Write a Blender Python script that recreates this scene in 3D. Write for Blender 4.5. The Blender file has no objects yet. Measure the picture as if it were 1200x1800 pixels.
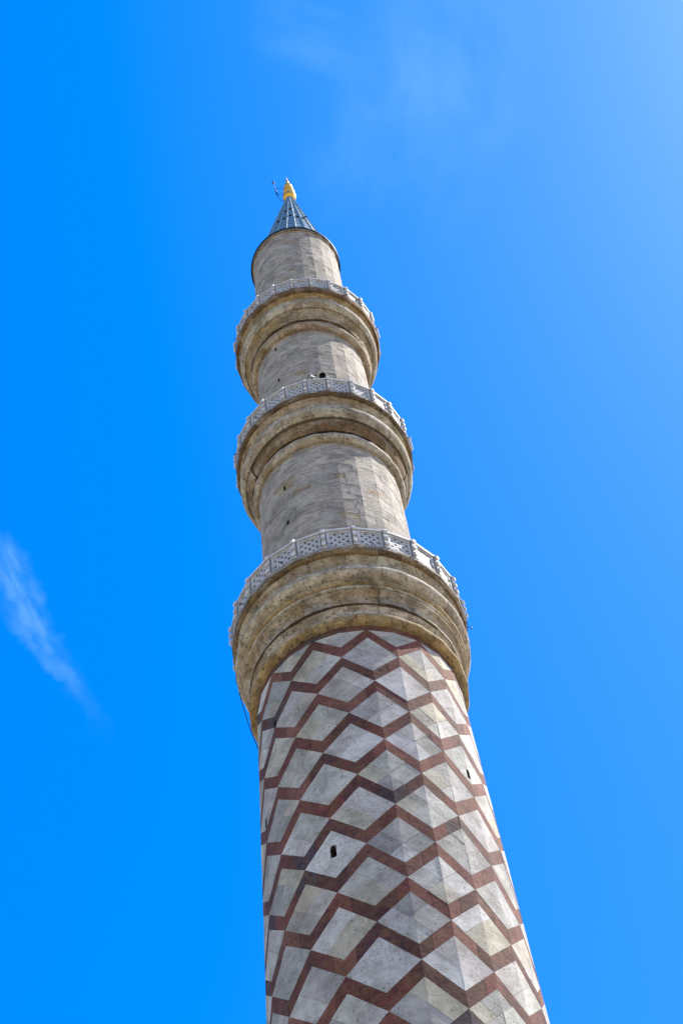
import bpy, bmesh, math, random
from mathutils import Vector, Matrix
random.seed(7)
sc = bpy.context.scene
COL = sc.collection
rad = math.radians

# ------------------------------------------------------------------ camera
EYE = 1.6
PITCH, ROLL = rad(59.62), rad(-8.961)
F = Vector((0, math.cos(PITCH), math.sin(PITCH)))
R0 = Vector((1, 0, 0)); U0 = R0.cross(F)
R = math.cos(ROLL) * R0 + math.sin(ROLL) * U0
U = -math.sin(ROLL) * R0 + math.cos(ROLL) * U0
cd = bpy.data.cameras.new('camera'); cam = bpy.data.objects.new('camera', cd); COL.objects.link(cam)
cam.matrix_world = Matrix(((R.x, U.x, -F.x, 0), (R.y, U.y, -F.y, 0), (R.z, U.z, -F.z, EYE), (0, 0, 0, 1)))
cd.sensor_fit = 'VERTICAL'; cd.sensor_height = 36; cd.lens = 2680.2 / 1800 * 36
cd.clip_end = 5000; cd.clip_start = 0.1
sc.camera = cam
FPX = 2680.2
def pix_dir(x, y):
    return (F + R * ((x - 600) / FPX) - U * ((y - 900) / FPX)).normalized()

# tower axis seen from the camera
AZ, DIST = rad(-0.7638), 21.28
CX, CY = DIST * math.sin(AZ), DIST * math.cos(AZ)
TH0 = math.atan2(-CY, -CX)          # local +X of the tower looks at the camera

# ------------------------------------------------------------------ light
SUN_PHI, SUN_EL = rad(104), rad(57)  # azimuth round the tower from the camera's side
sa = TH0 + SUN_PHI
SD = Vector((math.cos(sa) * math.cos(SUN_EL), math.sin(sa) * math.cos(SUN_EL), math.sin(SUN_EL)))
sl = bpy.data.lights.new('sun', 'SUN'); sl.energy = 4.4; sl.angle = rad(0.5); sl.color = (1, .93, .82)
so = bpy.data.objects.new('sun', sl); COL.objects.link(so); so.location = (30, 0, 60)
so.rotation_euler = SD.to_track_quat('Z', 'Y').to_euler()
sc.view_settings.view_transform = 'Standard'; sc.view_settings.look = 'None'
sc.view_settings.exposure = 1.0; sc.view_settings.gamma = 1; sc.view_settings.use_curve_mapping = False

w = bpy.data.worlds.new('World'); sc.world = w; w.use_nodes = True
nt = w.node_tree; N = nt.nodes; L = nt.links
bg = N['Background']; bg.inputs['Strength'].default_value = 0.125
sky = N.new('ShaderNodeTexSky'); sky.sky_type = 'NISHITA'; sky.sun_disc = False
sky.sun_elevation = SUN_EL; sky.sun_rotation = math.pi / 2 - sa
sky.air_density = 1.0; sky.dust_density = 0.6; sky.ozone_density = 2.0; sky.altitude = 50
def mnode(op, a, b=None, c=None, clamp=False):
    n = N.new('ShaderNodeMath'); n.operation = op; n.use_clamp = clamp
    for i, v in enumerate((a, b, c)):
        if v is None: continue
        if isinstance(v, (int, float)): n.inputs[i].default_value = v
        else: L.new(v, n.inputs[i])
    return n.outputs[0]
tc = N.new('ShaderNodeTexCoord'); DIRS = tc.outputs['Generated']
# deep azure of the high sky: less red and green than the raw model gives
sc3 = N.new('ShaderNodeSeparateColor'); L.new(sky.outputs[0], sc3.inputs[0])
cc3 = N.new('ShaderNodeCombineColor')
L.new(mnode('MAXIMUM', mnode('MULTIPLY_ADD', sc3.outputs[0], .47, -.55), 0.0), cc3.inputs[0])
L.new(mnode('MULTIPLY_ADD', sc3.outputs[1], .575, .085), cc3.inputs[1])
L.new(mnode('MULTIPLY', sc3.outputs[2], 1.38), cc3.inputs[2])
# the low sky, out of frame, is left without the azure
sep = N.new('ShaderNodeSeparateXYZ'); L.new(DIRS, sep.inputs[0])
mr = N.new('ShaderNodeMapRange'); mr.inputs[1].default_value = .40; mr.inputs[2].default_value = .585
L.new(sep.outputs[2], mr.inputs[0])
mx0 = N.new('ShaderNodeMix'); mx0.data_type = 'RGBA'; L.new(mr.outputs[0], mx0.inputs[0])
lowm = N.new('ShaderNodeMix'); lowm.data_type = 'RGBA'; lowm.blend_type = 'MULTIPLY'; lowm.inputs[0].default_value = 1
L.new(sky.outputs[0], lowm.inputs[6]); lowm.inputs[7].default_value = (1.18, 1.0, .80, 1)      # unseen low sky warmed to take blue out of the shade
L.new(lowm.outputs[2], mx0.inputs[6]); L.new(cc3.outputs[0], mx0.inputs[7])
skycol = mx0.outputs[2]
# thin high cirrus: streaky noise inside soft patches of sky
def wisp(cx, cy, r1, r0, amt, ang, seed, col_in):
    d = pix_dir(cx, cy)
    vm = N.new('ShaderNodeVectorMath'); vm.operation = 'DOT_PRODUCT'; L.new(DIRS, vm.inputs[0]); vm.inputs[1].default_value = d
    m = N.new('ShaderNodeMapRange'); m.interpolation_type = 'SMOOTHSTEP'
    m.inputs[1].default_value = math.cos(rad(r1)); m.inputs[2].default_value = math.cos(rad(r0)); L.new(vm.outputs['Value'], m.inputs[0])
    # streak axis: a direction on the sky
    dx = (R * math.cos(ang) - U * math.sin(ang)); dy = dx.cross(d).normalized(); dx = d.cross(dy)
    comb = N.new('ShaderNodeCombineXYZ')
    for i, (v, s_) in enumerate(((dx, 11.0), (dy, 19.0))):
        q = N.new('ShaderNodeVectorMath'); q.operation = 'DOT_PRODUCT'; L.new(DIRS, q.inputs[0]); q.inputs[1].default_value = v * s_
        L.new(q.outputs['Value'], comb.inputs[i])
    comb.inputs[2].default_value = seed
    nz = N.new('ShaderNodeTexNoise'); nz.inputs['Scale'].default_value = 1; nz.inputs['Detail'].default_value = 8
    nz.inputs['Roughness'].default_value = .58; nz.inputs['Distortion'].default_value = .35; L.new(comb.outputs[0], nz.inputs['Vector'])
    k = N.new('ShaderNodeMapRange'); k.interpolation_type = 'SMOOTHSTEP'; k.inputs[1].default_value = .36; k.inputs[2].default_value = .74
    L.new(nz.outputs[0], k.inputs[0])
    f_ = mnode('MULTIPLY', mnode('MULTIPLY', k.outputs[0], m.outputs[0]), amt)
    x = N.new('ShaderNodeMix'); x.data_type = 'RGBA'; L.new(f_, x.inputs[0]); L.new(col_in, x.inputs[6])
    x.inputs[7].default_value = (1.4, 2.9, 5.2, 1)
    return x.outputs[2]
def streamer(x0, y0, x1, y1, half, amt, seed, col_in, fade=1.0):
    """one long wisp of cirrus between two directions, ragged by noise"""
    a, b = pix_dir(x0, y0), pix_dir(x1, y1); mid = ((a + b) / 2).normalized()
    du = (b - a); ln = du.length; du = (du - mid * du.dot(mid)).normalized(); dv = mid.cross(du).normalized()
    def dot(v):
        q = N.new('ShaderNodeVectorMath'); q.operation = 'DOT_PRODUCT'; L.new(DIRS, q.inputs[0]); q.inputs[1].default_value = v
        return q.outputs['Value']
    fwd = mnode('GREATER_THAN', dot(mid), .9)
    uu = mnode('MULTIPLY_ADD', dot(du), 1 / ln, .5 - 0.0)          # 0..1 along the wisp
    vv = dot(dv)
    def nz(su, sv_, det, rough, dist, off):
        c = N.new('ShaderNodeCombineXYZ'); L.new(mnode('MULTIPLY', dot(du), su), c.inputs[0]); L.new(mnode('MULTIPLY', vv, sv_), c.inputs[1]); c.inputs[2].default_value = seed + off
        n_ = N.new('ShaderNodeTexNoise'); n_.inputs['Scale'].default_value = 1; n_.inputs['Detail'].default_value = det; n_.inputs['Roughness'].default_value = rough
        n_.inputs['Distortion'].default_value = dist; L.new(c.outputs[0], n_.inputs['Vector']); return n_.outputs[0]
    wob = mnode('MULTIPLY', mnode('SUBTRACT', nz(26, 26, 5, .6, .2, 0), .5), half * 3.2)
    d = mnode('ABSOLUTE', mnode('ADD', vv, wob))
    wd_ = mnode('MULTIPLY_ADD', uu, -half * .55, half * 1.15)
    edge = N.new('ShaderNodeMapRange'); edge.interpolation_type = 'SMOOTHERSTEP'; edge.inputs[1].default_value = 1; edge.inputs[2].default_value = 0
    L.new(mnode('DIVIDE', d, wd_), edge.inputs[0])
    ends = N.new('ShaderNodeMapRange'); ends.interpolation_type = 'SMOOTHSTEP'; ends.inputs[1].default_value = 1.05; ends.inputs[2].default_value = 1.05 - fade; L.new(uu, ends.inputs[0])
    st = N.new('ShaderNodeMapRange'); st.interpolation_type = 'SMOOTHSTEP'; st.inputs[1].default_value = -.12; st.inputs[2].default_value = .22; L.new(uu, st.inputs[0])
    fine = N.new('ShaderNodeMapRange'); fine.interpolation_type = 'SMOOTHSTEP'; fine.inputs[1].default_value = .36; fine.inputs[2].default_value = .68; L.new(nz(30, 75, 7, .55, .3, 4), fine.inputs[0])
    f_ = mnode('MULTIPLY', mnode('MULTIPLY', edge.outputs[0], ends.outputs[0]), mnode('MULTIPLY', st.outputs[0], fwd))
    f_ = mnode('MULTIPLY', mnode('MULTIPLY', f_, mnode('MULTIPLY_ADD', fine.outputs[0], .8, .2)), amt)
    x = N.new('ShaderNodeMix'); x.data_type = 'RGBA'; L.new(f_, x.inputs[0]); L.new(col_in, x.inputs[6]); x.inputs[7].default_value = (1.4, 2.9, 5.2, 1)
    return x.outputs[2]
skycol = streamer(-20, 945, 195, 1310, .0115, .40, 3.1, skycol)
skycol = streamer(10, 1060, 215, 1300, .010, .28, 9.4, skycol)
for wx, wy, r1_, am, an, sd in ((570, 20, 3.2, .17, 20, 5.3), (790, 130, 4.0, .24, 65, 2.2), (690, 280, 4.2, .12, 100, 4.6)):
    skycol = wisp(wx, wy, r1_, 0, am, rad(an), sd, skycol)
L.new(skycol, bg.inputs['Color'])

# ------------------------------------------------------------------ helpers
def tag(o, label=None, cat=None, group=None, kind=None):
    if label: o['label'] = label
    if cat: o['category'] = cat
    if group: o['group'] = group
    if kind: o['kind'] = kind
    return o
def empty(name, loc, rz=0.0):
    o = bpy.data.objects.new(name, None); COL.objects.link(o); o.location = loc; o.rotation_euler = (0, 0, rz)
    return o
class MB:
    """collects faces, each with a tint colour"""
    def __init__(s): s.v = []; s.f = []; s.c = []; s.sm = []; s.pick = None
    def face(s, pts, col=(1, 1, 1), smooth=False):
        b = len(s.v); s.v += [tuple(p) for p in pts]; s.f.append(tuple(range(b, b + len(pts)))); s.c.append(col); s.sm.append(smooth)
    def grid(s, rows, col, smooth=True, flip=False):
        b = len(s.v); n = len(rows[0])
        for r in rows: s.v += [tuple(p) for p in r]
        for i in range(len(rows) - 1):
            for j in range(n - 1):
                q = (b + i * n + j, b + i * n + j + 1, b + (i + 1) * n + j + 1, b + (i + 1) * n + j)
                s.f.append(q[::-1] if flip else q); s.c.append(col); s.sm.append(smooth)
    def box(s, x0, x1, y0, y1, z0, z1, col=(1, 1, 1)):
        p = [(x, y, z) for z in (z0, z1) for y in (y0, y1) for x in (x0, x1)]
        for q in ((0, 2, 3, 1), (4, 5, 7, 6), (0, 1, 5, 4), (2, 6, 7, 3), (0, 4, 6, 2), (1, 3, 7, 5)):
            s.face([p[i] for i in q], col)
    def prism(s, prof, y0, y1, col=(1, 1, 1)):
        """prof: (x,z) outline, anticlockwise; extruded along y"""
        n = len(prof)
        s.face([(x, y0, z) for x, z in prof], col); s.face([(x, y1, z) for x, z in reversed(prof)], col)
        for i in range(n):
            a, b = prof[i], prof[(i + 1) % n]
            s.face([(b[0], y0, b[1]), (a[0], y0, a[1]), (a[0], y1, a[1]), (b[0], y1, b[1])], col)
    def lathe(s, prof, seg=24, cx=0, cy=0, col=(1, 1, 1), smooth=True, a0=0.0):
        rows = []
        for r, z in prof:
            rows.append([(cx + r * math.cos(a0 + 2 * math.pi * k / seg), cy + r * math.sin(a0 + 2 * math.pi * k / seg), z) for k in range(seg + 1)])
        s.grid(rows, col, smooth)
    def tube(s, pts, r, seg=6, col=(1, 1, 1)):
        pts = [Vector(p) for p in pts]; rows = []
        for i, p in enumerate(pts):
            t = (pts[min(i + 1, len(pts) - 1)] - pts[max(i - 1, 0)]).normalized()
            a = t.orthogonal().normalized() if abs(t.z) > .98 else t.cross(Vector((0, 0, 1))).normalized()
            b = t.cross(a)
            rr = r[i] if isinstance(r, (list, tuple)) else r
            rows.append([p + a * rr * math.cos(2 * math.pi * k / seg) + b * rr * math.sin(2 * math.pi * k / seg) for k in range(seg + 1)])
        s.grid(rows, col)
        s.face(list(reversed(rows[0][:-1])), col); s.face(rows[-1][:-1], col)
    def build(s, name, mat, parent=None, weld=False, mats=None):
        me = bpy.data.meshes.new(name); me.from_pydata(s.v, [], s.f); me.update()
        at = me.attributes.new('tint', 'FLOAT_COLOR', 'FACE')
        buf = []
        for c in s.c: buf += [c[0], c[1], c[2], 1.0]
        at.data.foreach_set('color', buf)
        me.polygons.foreach_set('use_smooth', s.sm)
        me.materials.append(mat)
        if mats:
            me.materials.append(mats)
            me.polygons.foreach_set('material_index', [1 if c[0] > 1.5 * c[2] or c[0] < .2 else 0 for c in s.c])
        if weld:
            bm = bmesh.new(); bm.from_mesh(me); bmesh.ops.remove_doubles(bm, verts=bm.verts, dist=1e-4)
            bmesh.ops.recalc_face_normals(bm, faces=bm.faces); bm.to_mesh(me); bm.free()
        o = bpy.data.objects.new(name, me); COL.objects.link(o)
        if parent: o.parent = parent
        return o

# ------------------------------------------------------------------ materials
def mat_base(name):
    m = bpy.data.materials.new(name); m.use_nodes = True
    return m, m.node_tree.nodes, m.node_tree.links, m.node_tree.nodes['Principled BSDF']
def stone(name, streak=(1, 1, 7), stain=0.0, stain_col=(.3, .2, .09), pits=.5, dark=0.25, grime=(.10, .095, .085), rough=.85, bump=.5, pale=0.0, stain_scale=1.3, contrast=.7, pitscale=13):
    m, n, l, p = mat_base(name)
    def node(t, **k):
        x = n.new(t)
        for a, b in k.items(): setattr(x, a, b)
        return x
    def noise(vec, scale, detail=6, rough_=.6, dist=0):
        x = n.new('ShaderNodeTexNoise'); x.inputs['Scale'].default_value = scale; x.inputs['Detail'].default_value = detail
        x.inputs['Roughness'].default_value = rough_; x.inputs['Distortion'].default_value = dist; l.new(vec, x.inputs['Vector']); return x.outputs[0]
    def ramp(v, a, b, c=0.0, d=1.0):
        x = n.new('ShaderNodeMapRange'); x.interpolation_type = 'SMOOTHSTEP'
        for i, q in enumerate((a, b, c, d)): x.inputs[i + 1].default_value = q
        l.new(v, x.inputs[0]); return x.outputs[0]
    def mixc(f_, a, b, mode='MIX'):
        x = n.new('ShaderNodeMix'); x.data_type = 'RGBA'; x.blend_type = mode
        for i, q in ((0, f_), (6, a), (7, b)):
            if isinstance(q, (int, float)): x.inputs[i].default_value = q
            elif isinstance(q, tuple): x.inputs[i].default_value = (*q, 1)
            else: l.new(q, x.inputs[i])
        return x.outputs[2]
    def mul(a, b):
        x = n.new('ShaderNodeMath'); x.operation = 'MULTIPLY'
        for i, q in enumerate((a, b)):
            if isinstance(q, (int, float)): x.inputs[i].default_value = q
            else: l.new(q, x.inputs[i])
        return x.outputs[0]
    at = n.new('ShaderNodeAttribute'); at.attribute_name = 'tint'
    co = n.new('ShaderNodeTexCoord').outputs['Object']
    mp = n.new('ShaderNodeMapping'); mp.inputs['Scale'].default_value = streak; l.new(co, mp.inputs[0]); sv = mp.outputs[0]
    c = at.outputs['Color']
    # cloudy variation inside each stone, then finer mottling and bedding streaks
    c = mixc(ramp(noise(co, 1.7, 8, .62), .38, .66, 0, .8), c, (.66, .65, .64), 'MULTIPLY')
    c = mixc(ramp(noise(sv, 3.2, 10, .74, .15), .44, .60, 0, contrast), c, (.52, .50, .48), 'MULTIPLY')
    c = mixc(ramp(noise(sv, 9, 8, .7), .50, .66, 0, contrast), c, (.55, .53, .51), 'MULTIPLY')
    c = mixc(ramp(noise(co, 14, 6, .7), .50, .70, 0, .5), c, (1.35, 1.33, 1.28), 'MULTIPLY')
    if pale: c = mixc(ramp(noise(sv, 1.3, 9, .7), .50, .64, 0, pale), c, (.66, .64, .58))
    if stain:
        c = mixc(ramp(noise(sv, stain_scale, 9, .66, .6), .40, .66, 0, stain), c, stain_col)
        c = mixc(ramp(noise(sv, 3.3, 9, .7, .4), .52, .64, 0, stain), c, tuple(v * .42 for v in stain_col))
    # grime patches and small pits
    c = mixc(mul(ramp(noise(co, 1.1, 9, .7, .3), .50, .74), dark), c, grime)
    gate = ramp(noise(co, 1.9, 4, .6), .40, .56)
    pit = mul(ramp(noise(sv, pitscale, 6, .72), .56, .64), gate)
    c = mixc(mul(pit, pits), c, (grime[0] * .6, grime[1] * .6, grime[2] * .6))
    l.new(c, p.inputs['Base Color'])
    p.inputs['Roughness'].default_value = rough; p.inputs['Specular IOR Level'].default_value = .25
    b1 = n.new('ShaderNodeBump'); b1.inputs['Strength'].default_value = bump; b1.inputs['Distance'].default_value = .03
    l.new(noise(sv, 5, 10, .72), b1.inputs['Height'])
    b2 = n.new('ShaderNodeBump'); b2.inputs['Strength'].default_value = bump; b2.inputs['Distance'].default_value = .02; b2.invert = True
    l.new(pit, b2.inputs['Height']); l.new(b1.outputs[0], b2.inputs['Normal'])
    l.new(b2.outputs[0], p.inputs['Normal'])
    return m
M_pattern = stone('white patterned stone', streak=(1, 1, 1.2), pits=.8, dark=.35, bump=.5, contrast=.36, pitscale=21)
M_red = stone('veined red stone', streak=(1, 1, 1.3), stain=.30, stain_col=(.36, .19, .09), pits=.7, dark=.7, grime=(.06, .04, .04), bump=.5, contrast=.8, stain_scale=3.2)
M_shaft = stone('weathered limestone ashlar', streak=(1, 1, 7), pits=.9, dark=.5, bump=.6, pale=.25, contrast=.95, stain=.16, stain_col=(.34, .24, .12), stain_scale=2.0)
M_corbel = stone('lichen stained limestone', streak=(1, 1, 1.8), stain=.5, stain_col=(.25, .16, .065), pits=.9, dark=.8, grime=(.07, .055, .04), bump=.7, pale=.35, contrast=.8, stain_scale=1.1)
M_marble = stone('pale grey marble', streak=(1, 1, 1), pits=.3, dark=.2, bump=.15, rough=.6, contrast=.3)
M_dark = stone('dark recess stone', pits=.5, dark=.3, grime=(.02, .02, .02))
def metal(name, col, rough=.5, met=1.0, var=.35, scale=6):
    m, n, l, p = mat_base(name)
    tx = n.new('ShaderNodeTexNoise'); tx.inputs['Scale'].default_value = scale; tx.inputs['Detail'].default_value = 6
    l.new(n.new('ShaderNodeTexCoord').outputs['Object'], tx.inputs['Vector'])
    at = n.new('ShaderNodeAttribute'); at.attribute_name = 'tint'
    a = n.new('ShaderNodeMix'); a.data_type = 'RGBA'; a.blend_type = 'MULTIPLY'; a.inputs[0].default_value = 1
    a.inputs[6].default_value = (*col, 1); l.new(at.outputs['Color'], a.inputs[7])
    x = n.new('ShaderNodeMix'); x.data_type = 'RGBA'; l.new(tx.outputs[0], x.inputs[0]); l.new(a.outputs[2], x.inputs[6])
    b = n.new('ShaderNodeMix'); b.data_type = 'RGBA'; b.blend_type = 'MULTIPLY'; b.inputs[0].default_value = 1
    l.new(a.outputs[2], b.inputs[6]); b.inputs[7].default_value = (1 - var,) * 3 + (1,); l.new(b.outputs[2], x.inputs[7])
    l.new(x.outputs[2], p.inputs['Base Color']); p.inputs['Roughness'].default_value = rough; p.inputs['Metallic'].default_value = met
    return m
M_lead = metal('weathered lead sheet', (.165, .285, .335), .55, .15, .35)
M_gold = metal('gilded copper', (.95, .52, .06), .38, .7, .2)
M_black = metal('dark iron', (.03, .03, .035), .5, .3)
M_white = metal('white painted metal', (.6, .6, .58), .5, 0.0, .25)

# ------------------------------------------------------------------ the faceted shafts, built stone by stone
NF = 24; STEP = 2 * math.pi / NF
def clip(poly, a, b, c):
    """keep a*x+b*y+c >= 0"""
    out = []
    for i in range(len(poly)):
        p, q = poly[i], poly[(i + 1) % len(poly)]
        dp, dq = a * p[0] + b * p[1] + c, a * q[0] + b * q[1] + c
        if dp >= 0: out.append(p)
        if (dp > 0 and dq < 0) or (dp < 0 and dq > 0):
            t = dp / (dp - dq); out.append((p[0] + t * (q[0] - p[0]), p[1] + t * (q[1] - p[1])))
    # drop doubled points
    res = []
    for p in out:
        if not res or (abs(p[0] - res[-1][0]) + abs(p[1] - res[-1][1])) > 1e-5: res.append(p)
    if len(res) > 1 and (abs(res[0][0] - res[-1][0]) + abs(res[0][1] - res[-1][1])) < 1e-5: res.pop()
    return res if len(res) >= 3 else []
def area(p):
    return .5 * sum(p[i][0] * p[(i + 1) % len(p)][1] - p[(i + 1) % len(p)][0] * p[i][1] for i in range(len(p)))
def inset(poly, d, W):
    n = len(poly); L_ = []
    for i in range(n):
        p, q = poly[i], poly[(i + 1) % n]; ex, ey = q[0] - p[0], q[1] - p[1]; le = math.hypot(ex, ey)
        nx, ny = -ey / le, ex / le
        ridge = (abs(p[0]) < 1e-4 and abs(q[0]) < 1e-4) or (abs(p[0] - W) < 1e-4 and abs(q[0] - W) < 1e-4)
        L_.append((nx, ny, nx * p[0] + ny * p[1] + (0 if ridge else d)))
    out = []
    for i in range(n):
        a, b = L_[i - 1], L_[i]; det = a[0] * b[1] - a[1] * b[0]
        if abs(det) < 1e-3: return None
        x_ = (a[2] * b[1] - a[1] * b[2]) / det; y_ = (a[0] * b[2] - a[2] * b[0]) / det
        if math.hypot(x_ - poly[i][0], y_ - poly[i][1]) > 12 * d: return None
        out.append((x_, y_))
    return out if area(out) > 0 else None
class Shaft:
    def __init__(s, rfun, phase, groove=.006, depth=.010, rough=.004, holes=()):
        s.mb = MB(); s.rf = rfun; s.ph = phase; s.g = groove; s.d = depth; s.rough = rough
        s.W = 2 * rfun(None) * math.sin(STEP / 2)
        s.holes = []                      # (facet, x0, x1, z0, z1)
        for (phi, z, hw, hh) in holes:
            u = (rad(phi) - phase) / STEP; k = round(u)      # slits stand on the ridges
            s.holes.append((k, hw, z - hh, z + hh)); 
    def pt(s, j, x, z, off=0.0):
        a0 = s.ph + j * STEP; a1 = a0 + STEP; r = s.rf(z); t = x / s.W
        am = (a0 + a1) / 2
        X = r * (math.cos(a0) * (1 - t) + math.cos(a1) * t) + math.cos(am) * off
        Y = r * (math.sin(a0) * (1 - t) + math.sin(a1) * t) + math.sin(am) * off
        return (X, Y, z)
    def emit(s, j, poly, col, off=0.0):
        if area(poly) < 0: poly = poly[::-1]
        polys = [poly]
        for (k, hw, z0, z1) in s.holes:
            for (jj, x0, x1) in ((k % NF, -1, hw), ((k - 1) % NF, s.W - hw, s.W + 1)):
                if jj != j % NF: continue
                new = []
                for q in polys:
                    inside = clip(clip(clip(clip(q, 1, 0, -x0), -1, 0, x1), 0, 1, -z0), 0, -1, z1)
                    if not inside or abs(area(inside)) < 1e-6: new.append(q); continue
                    a = clip(q, -1, 0, x0); b = clip(q, 1, 0, -x1); m_ = clip(clip(q, 1, 0, -x0), -1, 0, x1)
                    c = clip(m_, 0, -1, z0) if m_ else []; d = clip(m_, 0, 1, -z1) if m_ else []
                    new += [t for t in (a, b, c, d) if t and abs(area(t)) > 1e-5]
                polys = new
        whole = len(polys) == 1
        for q in polys:
            inn = inset(q, s.g, s.W) if whole else None
            if inn is None or abs(area(q)) < .002:
                s.mb.face([s.pt(j, x, z, 0) for x, z in q], col); continue
            s.mb.face([s.pt(j, x, z, off) for x, z in inn], col)
            dk = tuple(v * .85 for v in col)
            for i in range(len(q)):
                a, b, c, d = q[i], q[(i + 1) % len(q)], inn[(i + 1) % len(q)], inn[i]
                s.mb.face([s.pt(j, *a, -s.d), s.pt(j, *b, -s.d), s.pt(j, *c, off), s.pt(j, *d, off)], dk)
    def slits(s, parent):
        for (k, hw, z0, z1) in s.holes:
            a = s.ph + k * STEP; r = s.rf((z0 + z1) / 2); m = MB()
            # an open-fronted niche cut into the wall
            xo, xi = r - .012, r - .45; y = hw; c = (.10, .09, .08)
            P = lambda x, yy, z: (x * math.cos(a) - yy * math.sin(a), x * math.sin(a) + yy * math.cos(a), z)
            pr = [(-y, z0), (y, z0), (y, z1), (-y, z1)]
            for i in range(4):
                p, q = pr[i], pr[(i + 1) % 4]
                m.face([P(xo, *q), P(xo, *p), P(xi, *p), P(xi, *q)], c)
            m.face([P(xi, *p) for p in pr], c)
            # rubbed, rounded ends to the opening
            for zz, sg in ((z0, 1), (z1, -1)):
                for yy in (-1, 1):
                    m.face([P(xo - .004, yy * y, zz), P(xo - .004, yy * y, zz + sg * y * 1.1), P(xo - .004, yy * y * .35, zz)], (.32, .30, .27))
            m.build('window_slit', M_dark, parent)

def jit(c, a=.1, h=.03):
    k = 1 + random.uniform(-a, a); return tuple(max(0.01, v * k * (1 + random.uniform(-h, h))) for v in c)
_tint = {}
def keyed(key, fn):
    if key not in _tint: _tint[key] = fn()
    return _tint[key]
def white_tint():
    u = random.random()
    if u < .46: return jit((.56, .54, .50), .06)
    if u < .66: return jit((.42, .405, .38), .08)
    if u < .80: return jit((.72, .705, .67), .04)
    if u < .94: return jit((.56, .51, .385), .06)
    return jit((.33, .32, .30), .1)
def red_tint():
    u = random.random()
    if u < .50: return jit((.185, .066, .053), .18, .06)
    if u < .78: return jit((.125, .052, .047), .16, .06)
    if u < .94: return jit((.24, .105, .082), .14, .05)
    return jit((.080, .062, .072), .15)
def ash_tint():
    u = random.random()
    if u < .7: return jit((.56, .515, .44), .07)
    if u < .85: return jit((.43, .40, .35), .07)
    if u < .96: return jit((.58, .54, .47), .05)
    return jit((.50, .40, .27), .1)

H0 = EYE   # heights below are measured from the eye; add this
tower = empty('minaret', (CX, CY, 0), TH0)
tag(tower, 'tall stone minaret with three balconies, red and white zigzag lower shaft and lead cone', 'minaret')

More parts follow.
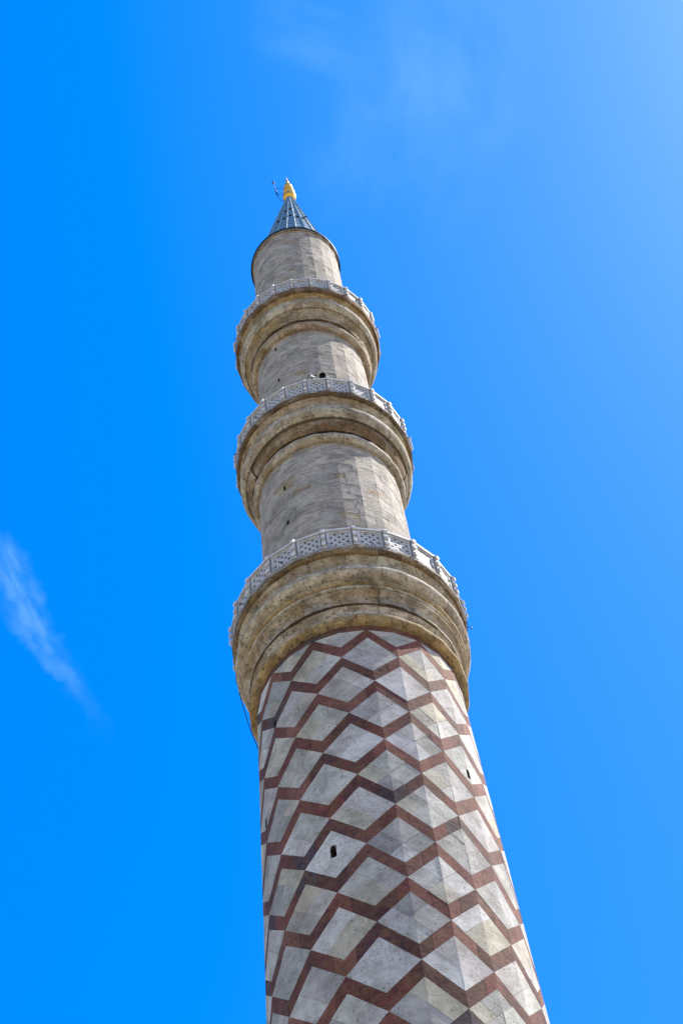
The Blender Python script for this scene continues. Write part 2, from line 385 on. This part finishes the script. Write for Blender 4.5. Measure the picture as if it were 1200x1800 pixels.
# lower, patterned shaft
PH1 = rad(9.5)
def r1(z=None):
    if z is None: z = 22 + H0
    return 2.29 + .0122 * (29.9 + H0 - z)
P_, T_ = 1.935, .355
Z0 = 17.61 + H0
ZTOP, ZBOT = 27.24 + H0, 4.0
lo = Shaft(r1, PH1, groove=.0025, depth=.004, rough=.004,
           holes=[(-20.2, 20.58 + H0, .062, .155), (54.5, 23.13 + H0, .05, .14), (-50.5, 25.46 + H0, .05, .13), (-65.5, 23.0 + H0, .05, .14)])
W1 = lo.W
def put(j, poly, col, off):
    poly = clip(poly, 0, -1, ZTOP)
    if poly: poly = clip(poly, 0, 1, -ZBOT)
    if poly and abs(area(poly)) > 1e-4: lo.emit(j, poly, col, off)
kmin = int((ZBOT - Z0) / P_) - 2; kmax = int((ZTOP - Z0) / P_) + 2
for j in range(NF):
    even_left = (j % 2 == 0)
    for k in range(kmin, kmax + 1):
        zt = Z0 + k * P_
        je, jo = (j, (j + 1) % NF) if even_left else ((j + 1) % NF, j)
        fx = (lambda s_: s_ * W1) if even_left else (lambda s_: (1 - s_) * W1)     # s_=0 on the even ridge
        def lv(ridge, par, kk, lev):      # height of a band edge on a ridge, laid by hand: a little out
            key = random.Random(f'{ridge}/{par}/{kk}/{lev}')
            return Z0 + kk * P_ + (P_ / 2 if par == 'o' else 0) + lev * T_ + key.uniform(-.016, .016)
        # rising band and falling band from the touching point on the even ridge
        for kind, e0, e1, o0, o1, ok in (('v', lv(je, 'e', k, 0), lv(je, 'e', k, 1), lv(jo, 'o', k, -1), lv(jo, 'o', k, 0), k), ('p', lv(je, 'e', k, -1), lv(je, 'e', k, 0), lv(jo, 'o', k - 1, 0), lv(jo, 'o', k - 1, 1), k - 1)):
            rr = random.Random(f'{j}{k}{kind}'); c1 = rr.uniform(.32, .62); tilt = rr.uniform(-.05, .05)
            band = [(0, e0), (1, o0), (1, o1), (0, e1)]
            def part(lo_, hi_):
                q = [(a, b) for a, b in band]; q = clip(q, 1, 0, -lo_); q = clip(q, -1, 0, hi_) if q else q
                return [(fx(a), b) for a, b in q]
            offp = rr.uniform(-.003, .004)
            put(j, part(0, c1), keyed(('e', je, k, kind), red_tint), offp)
            # the far block shares its stone with the next facet
            put(j, part(c1, 1), keyed(('o', jo, ok, 'p' if kind == 'v' else 'v'), red_tint), offp * .5)
        # half lozenges: one centred on the even ridge, one on the odd ridge
        for which, cz, s0 in (('E', zt + P_ / 2, 0), ('O', zt, 1)):
            hh = P_ / 2 - T_
            tri = [(0, lv(je, 'e', k, 1)), (0, lv(je, 'e', k + 1, -1)), (1, lv(jo, 'o', k, 0))] if which == 'E' else [(1, lv(jo, 'o', k - 1, 1)), (1, lv(jo, 'o', k, -1)), (0, lv(je, 'e', k, 0))]
            side = 1 if ((which == 'E') == even_left) else -1         # +1: this half lies to the right of its ridge
            ridge = je if which == 'E' else jo
            pat = random.Random(f'{ridge}{k}{which}')
            mode = pat.random(); cp = pat.uniform(.36, .64); cq = pat.uniform(.36, .64)
            ps = [cp] if mode < .8 else []; qs = [cq] if mode > .3 else []
            # lozenge coordinates p, q in 0..1 along its two pairs of sides
            def half(poly, which_, val, keep):
                # u = signed distance from ridge in facets (right positive), v = (z-cz)/hh
                # p = (1 + u + v)/2 ; q = (1 - u + v)/2
                sg = side * (1 if s0 == 0 else -1)          # u = side * |s - s0|
                su = side if s0 == 0 else -side
                # u = su*(s - s0)
                cu = 1 if which_ == 'p' else -1
                A = cu * su / 2; B = 1 / (2 * hh); C_ = .5 - cu * su * s0 / 2 - cz / (2 * hh) - val
                return clip(poly, A * keep, B * keep, C_ * keep)
            pieces = [(tri, 0, 0)]
            for v_ in ps: pieces = [(half(q_, 'p', v_, kk), a + (kk > 0), b) for q_, a, b in pieces for kk in (-1, 1) if q_]
            for v_ in qs: pieces = [(half(q_, 'q', v_, kk), a, b + (kk > 0)) for q_, a, b in pieces for kk in (-1, 1) if q_]
            base = keyed(('W', ridge, k, which), white_tint)
            for q_, a, b in pieces:
                if not q_: continue
                tcol = keyed(('w', ridge, k, which, a, b), white_tint)
                tcol = tuple(.3 * x + .7 * y for x, y in zip(base, tcol))
                put(j, [(fx(s_), z) for s_, z in q_], tcol, random.uniform(-lo.rough, lo.rough))
# plain dark red course under the corbel
for j in range(NF):
    cut = random.uniform(.3, .7) * W1
    for a, b, kk in ((0, cut, j), (cut, W1, (j + 1) % NF)):
        c = keyed(('top', kk), lambda: jit(random.choice([(.11, .055, .06), (.075, .07, .085), (.15, .07, .065)]), .15))
        lo.emit(j, [(a, ZTOP), (b, ZTOP), (b, ZTOP + .42), (a, ZTOP + .42)], c, .002)
low = lo.mb.build('patterned_shaft', M_pattern, tower, mats=M_red)
low['label'] = 'white lozenges in red stone zigzags'
lo.slits(low)

# plain ashlar shafts
def ashlar(name, rt, zb, zt, phase, holes, label):
    s = Shaft(lambda z=None: rt, phase, groove=.002, depth=.004, rough=.004, holes=holes)
    z = zb; ci = 0
    while z < zt - .02:
        h = random.uniform(.20, .33); z1 = min(z + h, zt)
        if zt - z1 < .1: z1 = zt
        cuts = [random.uniform(.2, .8) for _ in range(NF)]
        ct = 1 + random.uniform(-.11, .09)
        for j in range(NF):
            W = s.W; x = cuts[j] * W
            for a, b, kk in ((0, x, j), (x, W, (j + 1) % NF)):
                c = keyed((name, zb, ci, kk), ash_tint)
                s.emit(j, [(a, z), (b, z), (b, z1), (a, z1)], tuple(v * ct for v in c), random.uniform(-.005, .005))
        z = z1; ci += 1
    o = s.mb.build(name, M_shaft, tower); o['label'] = label; s.slits(o)
    return o
PH2 = rad(10.2)
ashlar('stone_shaft', 1.972, 29.6 + H0, 36.75 + H0, PH2, [(-34.8, 35.19 + H0, .036, .11), (-34.8, 33.4 + H0, .042, .10)], 'plain stone shaft between the lowest and middle balconies')
ashlar('stone_shaft', 1.750, 38.4 + H0, 45.0 + H0, PH2, [(-34.8, 44.56 + H0, .04, .10), (-34.8, 42.26 + H0, .04, .11)], 'plain stone shaft between the middle and top balconies')
ashlar('stone_shaft', 1.606, 46.6 + H0, 54.85 + H0, PH2, [], 'plain stone shaft above the top balcony under the cone')

# ------------------------------------------------------------------ balconies
def catmull(P, n):
    return P
def arc(p, q, bulge, n=5):
    """points from p to q bending sideways by bulge (positive = outwards/down)"""
    out = []; dx, dz = q[0] - p[0], q[1] - p[1]; le = math.hypot(dx, dz); nx, nz = -dz / le, dx / le
    for i in range(n + 1):
        t = i / n; k = 4 * t * (1 - t) * bulge
        out.append((p[0] + dx * t + nx * k, p[1] + dz * t + nz * k))
    return out
def corbel(name, courses, rfloor, rin, ztop, phase, label):
    """courses: (profile points bottom<-top, polygon weight, tint list, depth jitter)"""
    mb = MB()
    def rp(r, phi, wt):
        d = ((phi - phase) % STEP) - STEP / 2
        return r * (wt * math.cos(STEP / 2) / math.cos(d) + (1 - wt) * (1 + math.cos(STEP / 2)) / 2)
    for ic, (prof, wt, tints, dj) in enumerate(courses):
        nxt = courses[ic + 1][0][0] if ic + 1 < len(courses) else None
        ctint = jit(random.choice(tints), .06)
        nb = random.choice((18, 20, 22)) if wt < .9 else 24
        cuts = sorted(((i + random.uniform(-.28, .28)) / nb) * 2 * math.pi + phase + STEP / 2 for i in range(nb))
        cuts.append(cuts[0] + 2 * math.pi)
        # arc-length samples of the profile, first and last tucked in
        for a, b in zip(cuts[:-1], cuts[1:]):
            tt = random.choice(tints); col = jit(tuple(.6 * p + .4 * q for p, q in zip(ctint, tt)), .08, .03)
            off = random.gauss(0, dj)
            e = .006 / prof[0][0]
            n_ = max(3, int((b - a) / rad(2.5)))
            phis = [a, a + e] + [a + e + (b - a - 2 * e) * i / n_ for i in range(1, n_)] + [b - e, b]
            rows = []
            m_ = len(prof)
            chip = random.random() < .10; cph = random.uniform(a, b)
            for i, (r, z) in enumerate(prof):
                row = []
                for q, phi in enumerate(phis):
                    rr = rp(r, phi, wt) + off
                    rr += .003 * math.sin(phi * 23 + prof[0][1] * 9) + .0015 * math.sin(phi * 71 + z * 13)
                    if q in (0, len(phis) - 1): rr -= .012
                    if chip and i > m_ * .5 and abs(phi - cph) < .035: rr -= .03
                    row.append((rr * math.cos(phi), rr * math.sin(phi), z))
                rows.append(row)
            corners = [0]
            for i in range(1, m_ - 1):
                a1 = math.atan2(prof[i][1] - prof[i - 1][1], prof[i][0] - prof[i - 1][0]); a2 = math.atan2(prof[i + 1][1] - prof[i][1], prof[i + 1][0] - prof[i][0])
                if abs((a2 - a1 + math.pi) % (2 * math.pi) - math.pi) > rad(32): corners.append(i)
            corners.append(m_ - 1)
            for c0, c1_ in zip(corners[:-1], corners[1:]):
                seg = rows[c0:c1_ + 1]; sm_ = len(seg) > 2
                mb.grid([r_[1:-1] for r_ in seg], col, smooth=sm_ or wt < .9, flip=True)
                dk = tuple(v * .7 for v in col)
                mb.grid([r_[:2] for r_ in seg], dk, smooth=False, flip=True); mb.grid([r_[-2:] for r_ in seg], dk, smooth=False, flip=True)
            if nxt:      # ledge or return joining the next course, groove shade put into its colour
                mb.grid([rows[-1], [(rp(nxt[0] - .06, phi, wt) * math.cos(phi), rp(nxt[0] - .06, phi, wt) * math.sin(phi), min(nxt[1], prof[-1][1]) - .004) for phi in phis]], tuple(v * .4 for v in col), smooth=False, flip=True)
    # floor on top
    rows = []
    for r in (rfloor, rin - .1):
        rows.append([(rp(r, p_, 1) * math.cos(p_), rp(r, p_, 1) * math.sin(p_), ztop) for p_ in [phase + i * STEP / 2 for i in range(2 * NF + 1)]])
    mb.grid(rows, (.4, .38, .34), False)
    rows = []
    for r, z in ((rfloor + .002, ztop), (rfloor + .002, ztop - .13)):
        rows.append([(rp(r, p_, 1) * math.cos(p_), rp(r, p_, 1) * math.sin(p_), z) for p_ in [phase + i * STEP / 2 for i in range(2 * NF + 1)]])
    mb.grid(rows, (.4, .38, .34), False, flip=True)
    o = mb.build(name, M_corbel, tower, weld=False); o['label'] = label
    bm = bmesh.new(); bm.from_mesh(o.data); bm.faces.ensure_lookup_table()
    bm.to_mesh(o.data); bm.free()
    return o
GREY = [(.56, .49, .38), (.52, .45, .34), (.58, .52, .42)]
PALE = [(.74, .69, .58), (.70, .65, .54), (.66, .60, .48)]
OCH = [(.50, .35, .155), (.53, .40, .22), (.43, .30, .13), (.50, .40, .25)]
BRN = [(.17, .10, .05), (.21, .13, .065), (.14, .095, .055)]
def H(pts): return [(r, z + H0) for r, z in pts]
cD = [
 (H([(2.84, 29.90), (2.842, 29.86), (2.825, 29.80), (2.80, 29.74), (2.74, 29.715)]), 1.0, BRN + OCH, .003),
 (H(arc((2.735, 29.715), (2.63, 29.33), -.07, 6) + [(2.60, 29.30)]), .7, GREY, .006),
 (H([(2.655, 29.325)] + arc((2.69, 29.315), (2.64, 28.89), .12, 9) + [(2.58, 28.875)]), .35, PALE, .005),
 (H([(2.61, 28.87)] + arc((2.635, 28.85), (2.55, 28.65), .05, 5) + [(2.50, 28.64)]), .3, OCH, .006),
 (H([(2.56, 28.625), (2.61, 28.62), (2.615, 28.60), (2.60, 28.57)] + arc((2.57, 28.555), (2.54, 28.51), -.025, 3) + [(2.49, 28.505)]), .3, PALE, .004),
 (H([(2.54, 28.495), (2.59, 28.49), (2.585, 28.46)] + arc((2.56, 28.44), (2.475, 28.12), -.04, 5)), .3, GREY + OCH[:1], .006),
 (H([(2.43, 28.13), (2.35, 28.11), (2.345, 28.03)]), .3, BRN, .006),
 (H([(2.40, 28.03)] + arc((2.46, 28.02), (2.395, 27.66), -.06, 6)), .6, PALE + GREY, .006),
 (H([(2.40, 27.655), (2.465, 27.645)] + arc((2.50, 27.63), (2.40, 27.42), .06, 6) + [(2.28, 27.425)]), 1.0, OCH, .004)]
bD = corbel('balcony', cD, 2.84, 1.972, 29.97 + H0, PH1, 'lowest and widest balcony above the zigzag shaft')
cC = [
 (H([(2.57, 38.79), (2.572, 38.75), (2.555, 38.69), (2.53, 38.65), (2.47, 38.63)]), 1.0, BRN, .003),
 (H(arc((2.465, 38.63), (2.36, 38.23), -.055, 6)), .5, GREY + OCH, .006),
 (H([(2.36, 38.225)] + arc((2.40, 38.215), (2.32, 37.66), .10, 9)), .3, PALE + GREY, .006),
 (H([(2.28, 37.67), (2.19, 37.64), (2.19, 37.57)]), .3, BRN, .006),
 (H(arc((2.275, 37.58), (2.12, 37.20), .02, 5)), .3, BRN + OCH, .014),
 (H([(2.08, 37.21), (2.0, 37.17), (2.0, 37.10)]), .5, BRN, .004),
 (H([(2.06, 37.09), (2.10, 37.085)] + arc((2.125, 37.07), (2.05, 36.74), .06, 7) + [(1.95, 36.73)]), 1.0, PALE + GREY, .004)]
bC = corbel('balcony', cC, 2.57, 1.75, 38.85 + H0, PH2, 'middle balcony carrying the loudspeakers')
cB = [
 (H([(2.435, 47.0), (2.437, 46.95), (2.42, 46.85), (2.40, 46.78), (2.33, 46.755)]), 1.0, BRN, .003),
 (H(arc((2.325, 46.755), (2.215, 46.50), -.03, 5)), .5, GREY + OCH, .006),
 (H([(2.20, 46.505)] + arc((2.235, 46.495), (2.15, 45.97), .09, 9)), .3, PALE + GREY, .005),
 (H(arc((2.12, 45.96), (1.965, 45.43), -.025, 6)), .3, OCH + GREY, .01),
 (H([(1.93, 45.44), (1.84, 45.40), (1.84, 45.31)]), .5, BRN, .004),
 (H([(1.90, 45.30), (1.92, 45.29)] + arc((1.94, 45.27), (1.86, 44.97), .055, 7) + [(1.73, 44.96)]), 1.0, OCH + GREY, .004)]
bB = corbel('balcony', cB, 2.43, 1.606, 47.06 + H0, PH2, 'top balcony under the cone')

# balustrades: posts with three curled leaves, pierced panels
def post_mesh(h):
    m = MB()
    prof = [(-.06, 0), (.055, 0)]
    for zh in (h * .20, h * .53, h * .86):
        prof += [(.055, zh - .035), (.072, zh - .03), (.092, zh - .04), (.098, zh - .085), (.118, zh - .080), (.126, zh - .01), (.112, zh + .04), (.085, zh + .06), (.055, zh + .062)]
    prof += [(.055, h - .01), (.035, h + .03), (-.03, h + .035), (-.06, h)]
    m.prism(prof, -.042, .042, (.76, .76, .76))
    m.box(-.075, .062, -.058, -.0421, .0, h - .03, (.36, .36, .36)); m.box(-.075, .062, .0421, .058, .0, h - .03, (.36, .36, .36))  # strips beside the post: shadow lines put in as darker colour
    m.box(-.07, .075, -.068, .068, -.004, .06, (.52, .52, .53))
    return m
def panel_mesh(wd, h):
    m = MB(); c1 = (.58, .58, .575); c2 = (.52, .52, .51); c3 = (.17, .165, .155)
    y = wd / 2; f = .055; zt = h - .11
    m.box(-.08, .035, -y, y, 0, .09, c1)                          # plinth
    m.box(-.08, .032, -y, -y + f, .09, zt, c1); m.box(-.08, .032, y - f, y, .09, zt, c1)
    m.box(-.08, .030, -y + f, y - f, zt - .05, zt, c1)
    m.box(-.022, .018, -y, y, zt, zt + .022, (.12, .12, .13))      # gap under the rail, its shadow painted as a dark strip
    m.box(-.09, .06, -y - .02, y + .02, zt + .022, zt + .085, (.68, .68, .68))  # hand rail
    # pierced field
    X0, X1 = -.075, .006; n = 5; za, zb = .09, zt - .05; ya, yb = -y + f, y - f
    dy, dz = (yb - ya) / n, (zb - za) / n
    for i in range(n):
        for j in range(n):
            a0, a1 = ya + i * dy, ya + (i + 1) * dy; b0, b1 = za + j * dz, za + (j + 1) * dz
            if (i + j) % 2 == 0:
                m.face([(X1, a0, b0), (X1, a1, b0), (X1, a1, b1), (X1, a0, b1)], c2)
                m.face([(X0, a0, b1), (X0, a1, b1), (X0, a1, b0), (X0, a0, b0)], c2); continue
            cy, cz = (a0 + a1) / 2, (b0 + b1) / 2; hy, hz = dy * .44, dz * .44
            # eight-pointed opening reading as a small lozenge
            hole = [(cy + hy, cz), (cy + hy * .42, cz + hz * .42), (cy, cz + hz), (cy - hy * .42, cz + hz * .42), (cy - hy, cz), (cy - hy * .42, cz - hz * .42), (cy, cz - hz), (cy + hy * .42, cz - hz * .42)]
            rim = [(a1, cz), (a1, b1), (cy, b1), (a0, b1), (a0, cz), (a0, b0), (cy, b0), (a1, b0)]
            for q in range(8):
                A, B, C_, D_ = hole[q], rim[q], rim[(q + 1) % 8], hole[(q + 1) % 8]
                m.face([(X1, *A), (X1, *B), (X1, *C_), (X1, *D_)], c2)
                m.face([(X0, *D_), (X0, *C_), (X0, *B), (X0, *A)], c2)
                m.face([(X0, *A), (X1, *A), (X1, *D_), (X0, *D_)], c3)  # sides of the opening, painted dark to stand for shade inside
    return m
def balustrade(parent, r, z, phase, h):
    rp_ = r - .065; wd = 2 * rp_ * math.sin(STEP / 2) - .142
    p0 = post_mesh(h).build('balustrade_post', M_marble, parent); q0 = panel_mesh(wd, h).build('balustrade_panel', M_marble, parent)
    for k in range(NF):
        a = phase + k * STEP
        p = p0 if k == 0 else p0.copy(); q = q0 if k == 0 else q0.copy()
        if k: COL.objects.link(p); COL.objects.link(q); p.parent = parent; q.parent = parent
        p.location = (rp_ * math.cos(a), rp_ * math.sin(a), z); p.rotation_euler = (0, rad(random.uniform(-.8, .8)), a + rad(random.uniform(-1, 1)))
        am = a + STEP / 2; rm = rp_ * math.cos(STEP / 2)
        q.location = (rm * math.cos(am), rm * math.sin(am), z); q.rotation_euler = (0, rad(random.uniform(-.6, .6)), am)
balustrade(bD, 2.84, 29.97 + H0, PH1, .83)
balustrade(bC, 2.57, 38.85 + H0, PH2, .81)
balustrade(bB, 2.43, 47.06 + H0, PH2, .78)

# ------------------------------------------------------------------ cone, finial
LEAN = .18
sp = MB()
ZE = 54.85 + H0; ZA = 63.3 + H0
def lean(z): t = max(0, (z - ZE) / (ZA - ZE)); return LEAN * t
def cr(z): t = (z - ZE) / (ZA - ZE); return 1.50 * (1 - t) + .10 * t
def cpt(r, a, z): return (r * math.cos(a), r * math.sin(a) + lean(z), z)
rowsz = [ZE + .10]; 
while rowsz[-1] < ZA - .3: rowsz.append(rowsz[-1] + .60)
rowsz[-1] = ZA
for k in range(NF):
    a0 = PH1 + k * STEP; a1 = a0 + STEP
    for i in range(len(rowsz) - 1):
        z0, z1 = rowsz[i], rowsz[i + 1]; c = jit((1, 1, 1.02), .16, .03)
        # each sheet laps over the one below
        o0, o1 = .014, .0
        A, B, C_, D_ = cpt(cr(z0) + o0, a0, z0), cpt(cr(z0) + o0, a1, z0), cpt(cr(z1) + o1, a1, z1), cpt(cr(z1) + o1, a0, z1)
        sp.face([A, B, C_, D_], c)
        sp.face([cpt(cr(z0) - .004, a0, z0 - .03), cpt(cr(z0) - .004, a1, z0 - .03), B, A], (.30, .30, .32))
    # standing seam
    sp.tube([cpt(cr(z) + .02, a0, z) for z in (rowsz[0], (rowsz[0] + ZA) / 2, ZA - .1)], [.024, .020, .012], 6, (1.9, 1.7, 1.6))
# eave: flared skirt, dark lip and board soffit
A24 = [PH1 + k * STEP / 2 for k in range(2 * NF + 1)]
def ring(r, z): return [(r * math.cos(a), r * math.sin(a), z) for a in A24]
sp.grid([ring(1.695, ZE + .02), ring(1.56, ZE + .07), ring(1.50, ZE + .13)], (.9, .9, .95), False)
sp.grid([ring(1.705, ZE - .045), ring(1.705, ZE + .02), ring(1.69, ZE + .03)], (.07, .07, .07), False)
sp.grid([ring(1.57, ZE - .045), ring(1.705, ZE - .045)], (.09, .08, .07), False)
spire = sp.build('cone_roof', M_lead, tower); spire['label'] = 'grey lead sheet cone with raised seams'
for (phk, z) in ((-2, 58.0), (-1, 58.0), (0, 58.4), (1, 58.1), (-1, 59.6), (0, 59.9), (2, 58.2), (3, 59.0)):
    vn = MB(); a = PH1 + (phk - .5) * STEP; zz = z + H0; rr = cr(zz) * math.cos(STEP / 2)
    c = Vector(cpt(rr + .02, a, zz)); t = Vector((-math.sin(a), math.cos(a), 0)); n_ = Vector((math.cos(a), math.sin(a), .15))
    pts = [c - t * .05 - Vector((0, 0, .06)), c + t * .05 - Vector((0, 0, .06)), c + t * .05 + Vector((0, 0, .06)), c - t * .05 + Vector((0, 0, .06))]
    top = [p + n_ * (.06 if i < 2 else .02) for i, p in enumerate(pts)]
    vn.face(top, (1, 1, 1))
    for i in range(4): vn.face([pts[i], pts[(i + 1) % 4], top[(i + 1) % 4], top[i]], (1, 1, 1))
    vn.build('roof_vent', M_black, spire)

# cornice under the eave
cA = [(H([(1.665, 54.80), (1.665, 54.72)] + arc((1.65, 54.71), (1.612, 54.52), -.012, 4)), 1.0, GREY, .003)]
corb = corbel('cornice', cA, 1.665, 1.5, 54.80 + H0, PH2, 'thin stone cornice under the cone')

fb = MB()
def bulb(z, r, h, r_lo, r_hi):
    out = []
    for i in range(9):
        t = i / 8; zz = z - h / 2 + h * t; e = math.sqrt(max(0, 1 - (2 * t - 1) ** 2))
        base = r_lo * (1 - t) + r_hi * t
        out.append((base + (r - base) * e, zz))
    return out
prof = [(.10, 62.9), (.13, 63.0)] + bulb(63.38, .29, .62, .13, .09) + bulb(63.97, .25, .44, .09, .075) + bulb(64.44, .21, .38, .075, .06) + bulb(64.84, .165, .32, .06, .045) + [(.045, 65.05), (.05, 65.25), (.065, 65.40), (.045, 65.6), (.02, 65.95), (.003, 66.15)]
fb.lathe(H(prof), 28, 0, LEAN)
fin = fb.build('finial', M_gold, tower); fin['label'] = 'gilded stacked bulb finial with a point'

# ------------------------------------------------------------------ things fixed to the tower
def T(r, phi, z):   # tower coordinates -> world
    a = TH0 + rad(phi); return Vector((CX + r * math.cos(a), CY + r * math.sin(a), z + H0))
# lightning rod beside the finial
ax = T(0, 0, 0); 
rt = Vector((math.cos(TH0), math.sin(TH0), 0)); lt = -Vector((math.cos(TH0 + math.pi / 2), math.sin(TH0 + math.pi / 2), 0))
base = Vector((CX, CY, 63.0 + H0)) + lt * (-LEAN)
lr = empty('lightning_rod', base, 0)
tag(lr, 'thin dark lightning rod with a small ball tip, left of the golden finial', 'lightning rod')
q = MB(); q.tube([lt * .14 + Vector((0, 0, .05)), lt * .36 + Vector((0, 0, .0)), lt * .47 + Vector((0, 0, .5)), lt * .53 + Vector((0, 0, 1.3)), lt * .60 + Vector((0, 0, 2.65))], .012, 6)
q.tube([lt * .485 + Vector((0, 0, .75)), lt * .52 + Vector((0, 0, 1.15))], [.022, .036], 8); q.tube([lt * .53 + Vector((0, 0, 1.3)), lt * .55 + Vector((0, 0, 1.7))], [.034, .02], 8)
q.build('rod', M_black, lr)
q = MB(); c = lt * .605 + Vector((0, 0, 2.68))
q.lathe([(.001, c.z - .075), (.045, c.z - .045), (.06, c.z), (.045, c.z + .045), (.001, c.z + .075)], 12, c.x, c.y); q.build('ball_tip', M_black, lr)
for zz in (.95, 1.75):
    q = MB(); q.tube([lt * .12 + Vector((0, 0, zz)), lt * .56 + Vector((0, 0, zz))], .010, 6); q.build('bracket', M_black, lr)

# loudspeakers on the middle balcony
def horn(name, loc, direction, rmouth, label, pole=True, shell=M_white, length=.34):
    t = empty(name, loc); tag(t, label, 'loudspeaker', 'loudspeakers on the middle balcony')
    d = direction.normalized(); a = d.orthogonal().normalized(); b = d.cross(a)
    def rg(r, s_): return [d * s_ + a * r * math.cos(2 * math.pi * k / 28) + b * r * math.sin(2 * math.pi * k / 28) for k in range(29)]
    up = Vector((0, 0, 1.0))
    q = MB()
    q.grid([rg(.045, -.22), rg(.05, -.08), rg(.07, .0), rg(rmouth * .6, .10), rg(rmouth * .92, length * .62), rg(rmouth * 1.2, length * .66), rg(rmouth * 1.2, length * .70), rg(rmouth, length * .70)], (1, 1, 1))
    q.face(list(reversed(rg(.045, -.22)[:-1])), (1, 1, 1)); q.build('horn_shell', shell, t)
    q = MB(); q.grid([rg(rmouth * 1.0, length * .695), rg(rmouth * .85, length * .5), rg(rmouth * .5, .10), rg(.03, .03)], (1, 1, 1))
    q.grid([rg(.03, .03), rg(.028, length * .35), rg(.001, length * .42)], (1.6, 1.6, 1.6)); q.build('horn_mouth', M_black, t)
    q = MB(); dn = Vector((0, 0, -1)); 
    foot = Vector((0, 0, (38.80 + H0) - loc.z)); off = -d * .16; off.z = 0
    q.tube([off + foot, off + Vector((0, 0, .02)), -d * .10], .018, 8); q.build('stand_pole', M_white, t)
    return t
sp1 = T(2.30, 8.1, 40.33); cam_dir = (Vector((0, 0, EYE)) - sp1).normalized()
horn('loudspeaker', sp1, cam_dir + Vector((0, 0, .10)), .124, 'round black mouthed horn loudspeaker with pale rim, above the middle balcony rail')
sp2 = T(2.30, 3.2, 40.17)
s2 = horn('loudspeaker', sp2, Vector((math.cos(TH0 + rad(-62)), math.sin(TH0 + rad(-62)), -.35)), .10, 'small white horn loudspeaker with black strap pointing left, beside the round one')
q = MB(); pts = []
for i in range(9):
    a = math.pi * (i / 8) ; pts.append(Vector((math.cos(TH0 + math.pi / 2) * .12 * math.cos(a), math.sin(TH0 + math.pi / 2) * .12 * math.cos(a), .13 * math.sin(a) - .02)) + rt * .04)
q.tube(pts, .022, 6); q.tube([lt * .12 + rt * .04 + Vector((0, 0, 0)), lt * .17 + rt * .04 + Vector((0, 0, .12)), lt * .14 + rt * .04 + Vector((0, 0, .22))], .016, 6); q.build('strap', M_black, s2)

# small lamp brackets clipped to the balcony edges
def bracket(r, phi, z, label):
    p = T(r, phi, z); t = empty('lamp_bracket', p, TH0 + rad(phi)); tag(t, label, 'lamp bracket', 'small dark lamp brackets along the balcony edges')
    m = MB(); m.tube([(-.04, 0, .03), (.04, 0, .05), (.08, 0, .02)], .009, 6); m.build('arm', M_black, t)
    m = MB(); m.lathe([(.001, .03), (.016, .02), (.02, -.02), (.012, -.05), (.001, -.055)], 10, .083, 0); m.build('lamp_socket', M_black, t)
for rim, zz, lab, ph in ((2.85, 29.95, 'lowest', 17), (2.58, 38.84, 'middle', 3), (2.44, 47.05, 'top', 4)):
    for i, (dphi, side) in enumerate(((-75, 'far left'), (-45, 'left'), (0, 'front'), (45, 'right'), (75, 'far right'))):
        bracket(rim, ph + dphi * .97, zz, f'tiny dark lamp bracket on the {side} edge of the {lab} balcony')
# loose cable hanging off the lowest balcony
pts = []
for i in range(25):
    t_ = i / 24; phi = -96 + 8 * t_; r_ = 2.85 - .52 * t_; z_ = 29.75 - 3.3 * t_ - .22 * math.sin(math.pi * t_)
    pts.append(T(r_, phi, z_))
b0 = pts[-1].copy(); q = MB(); q.tube([p - b0 for p in pts], .011, 6)
o = q.build('cable', M_black); o.location = b0
tag(o, 'thin black cable hanging from the left edge of the lowest balcony down to the shaft', 'cable')

# ------------------------------------------------------------------ foot of the tower and ground (below the frame)
fm = MB(); 
for i, (r0_, r1_, z0, z1) in enumerate(((3.3, 3.3, 0, 1.2), (3.1, 3.1, 1.2, 3.4), (3.1, 2.62, 3.4, 4.0))):
    rows = [[(r * math.cos(PH1 + k * STEP), r * math.sin(PH1 + k * STEP), z) for k in range(NF + 1)] for r, z in ((r0_, z0), (r1_, z1))]
    fm.grid(rows, (.45, .43, .38), False)
rows = [[(r * math.cos(PH1 + k * STEP), r * math.sin(PH1 + k * STEP), 1.2) for k in range(NF + 1)] for r in (3.3, 3.1)]
fm.grid(rows, (.45, .43, .38), False)
fm.build('plinth', M_shaft, tower)
g = MB(); S = 1500; n = 12
g.face([(-S, -S, 0), (S, -S, 0), (S, S, 0), (-S, S, 0)], (.29, .25, .18))
gm = stone('pale stone paving', streak=(1, 1, 1), pits=.2, dark=.3)
go = g.build('ground', gm); tag(go, kind='structure')
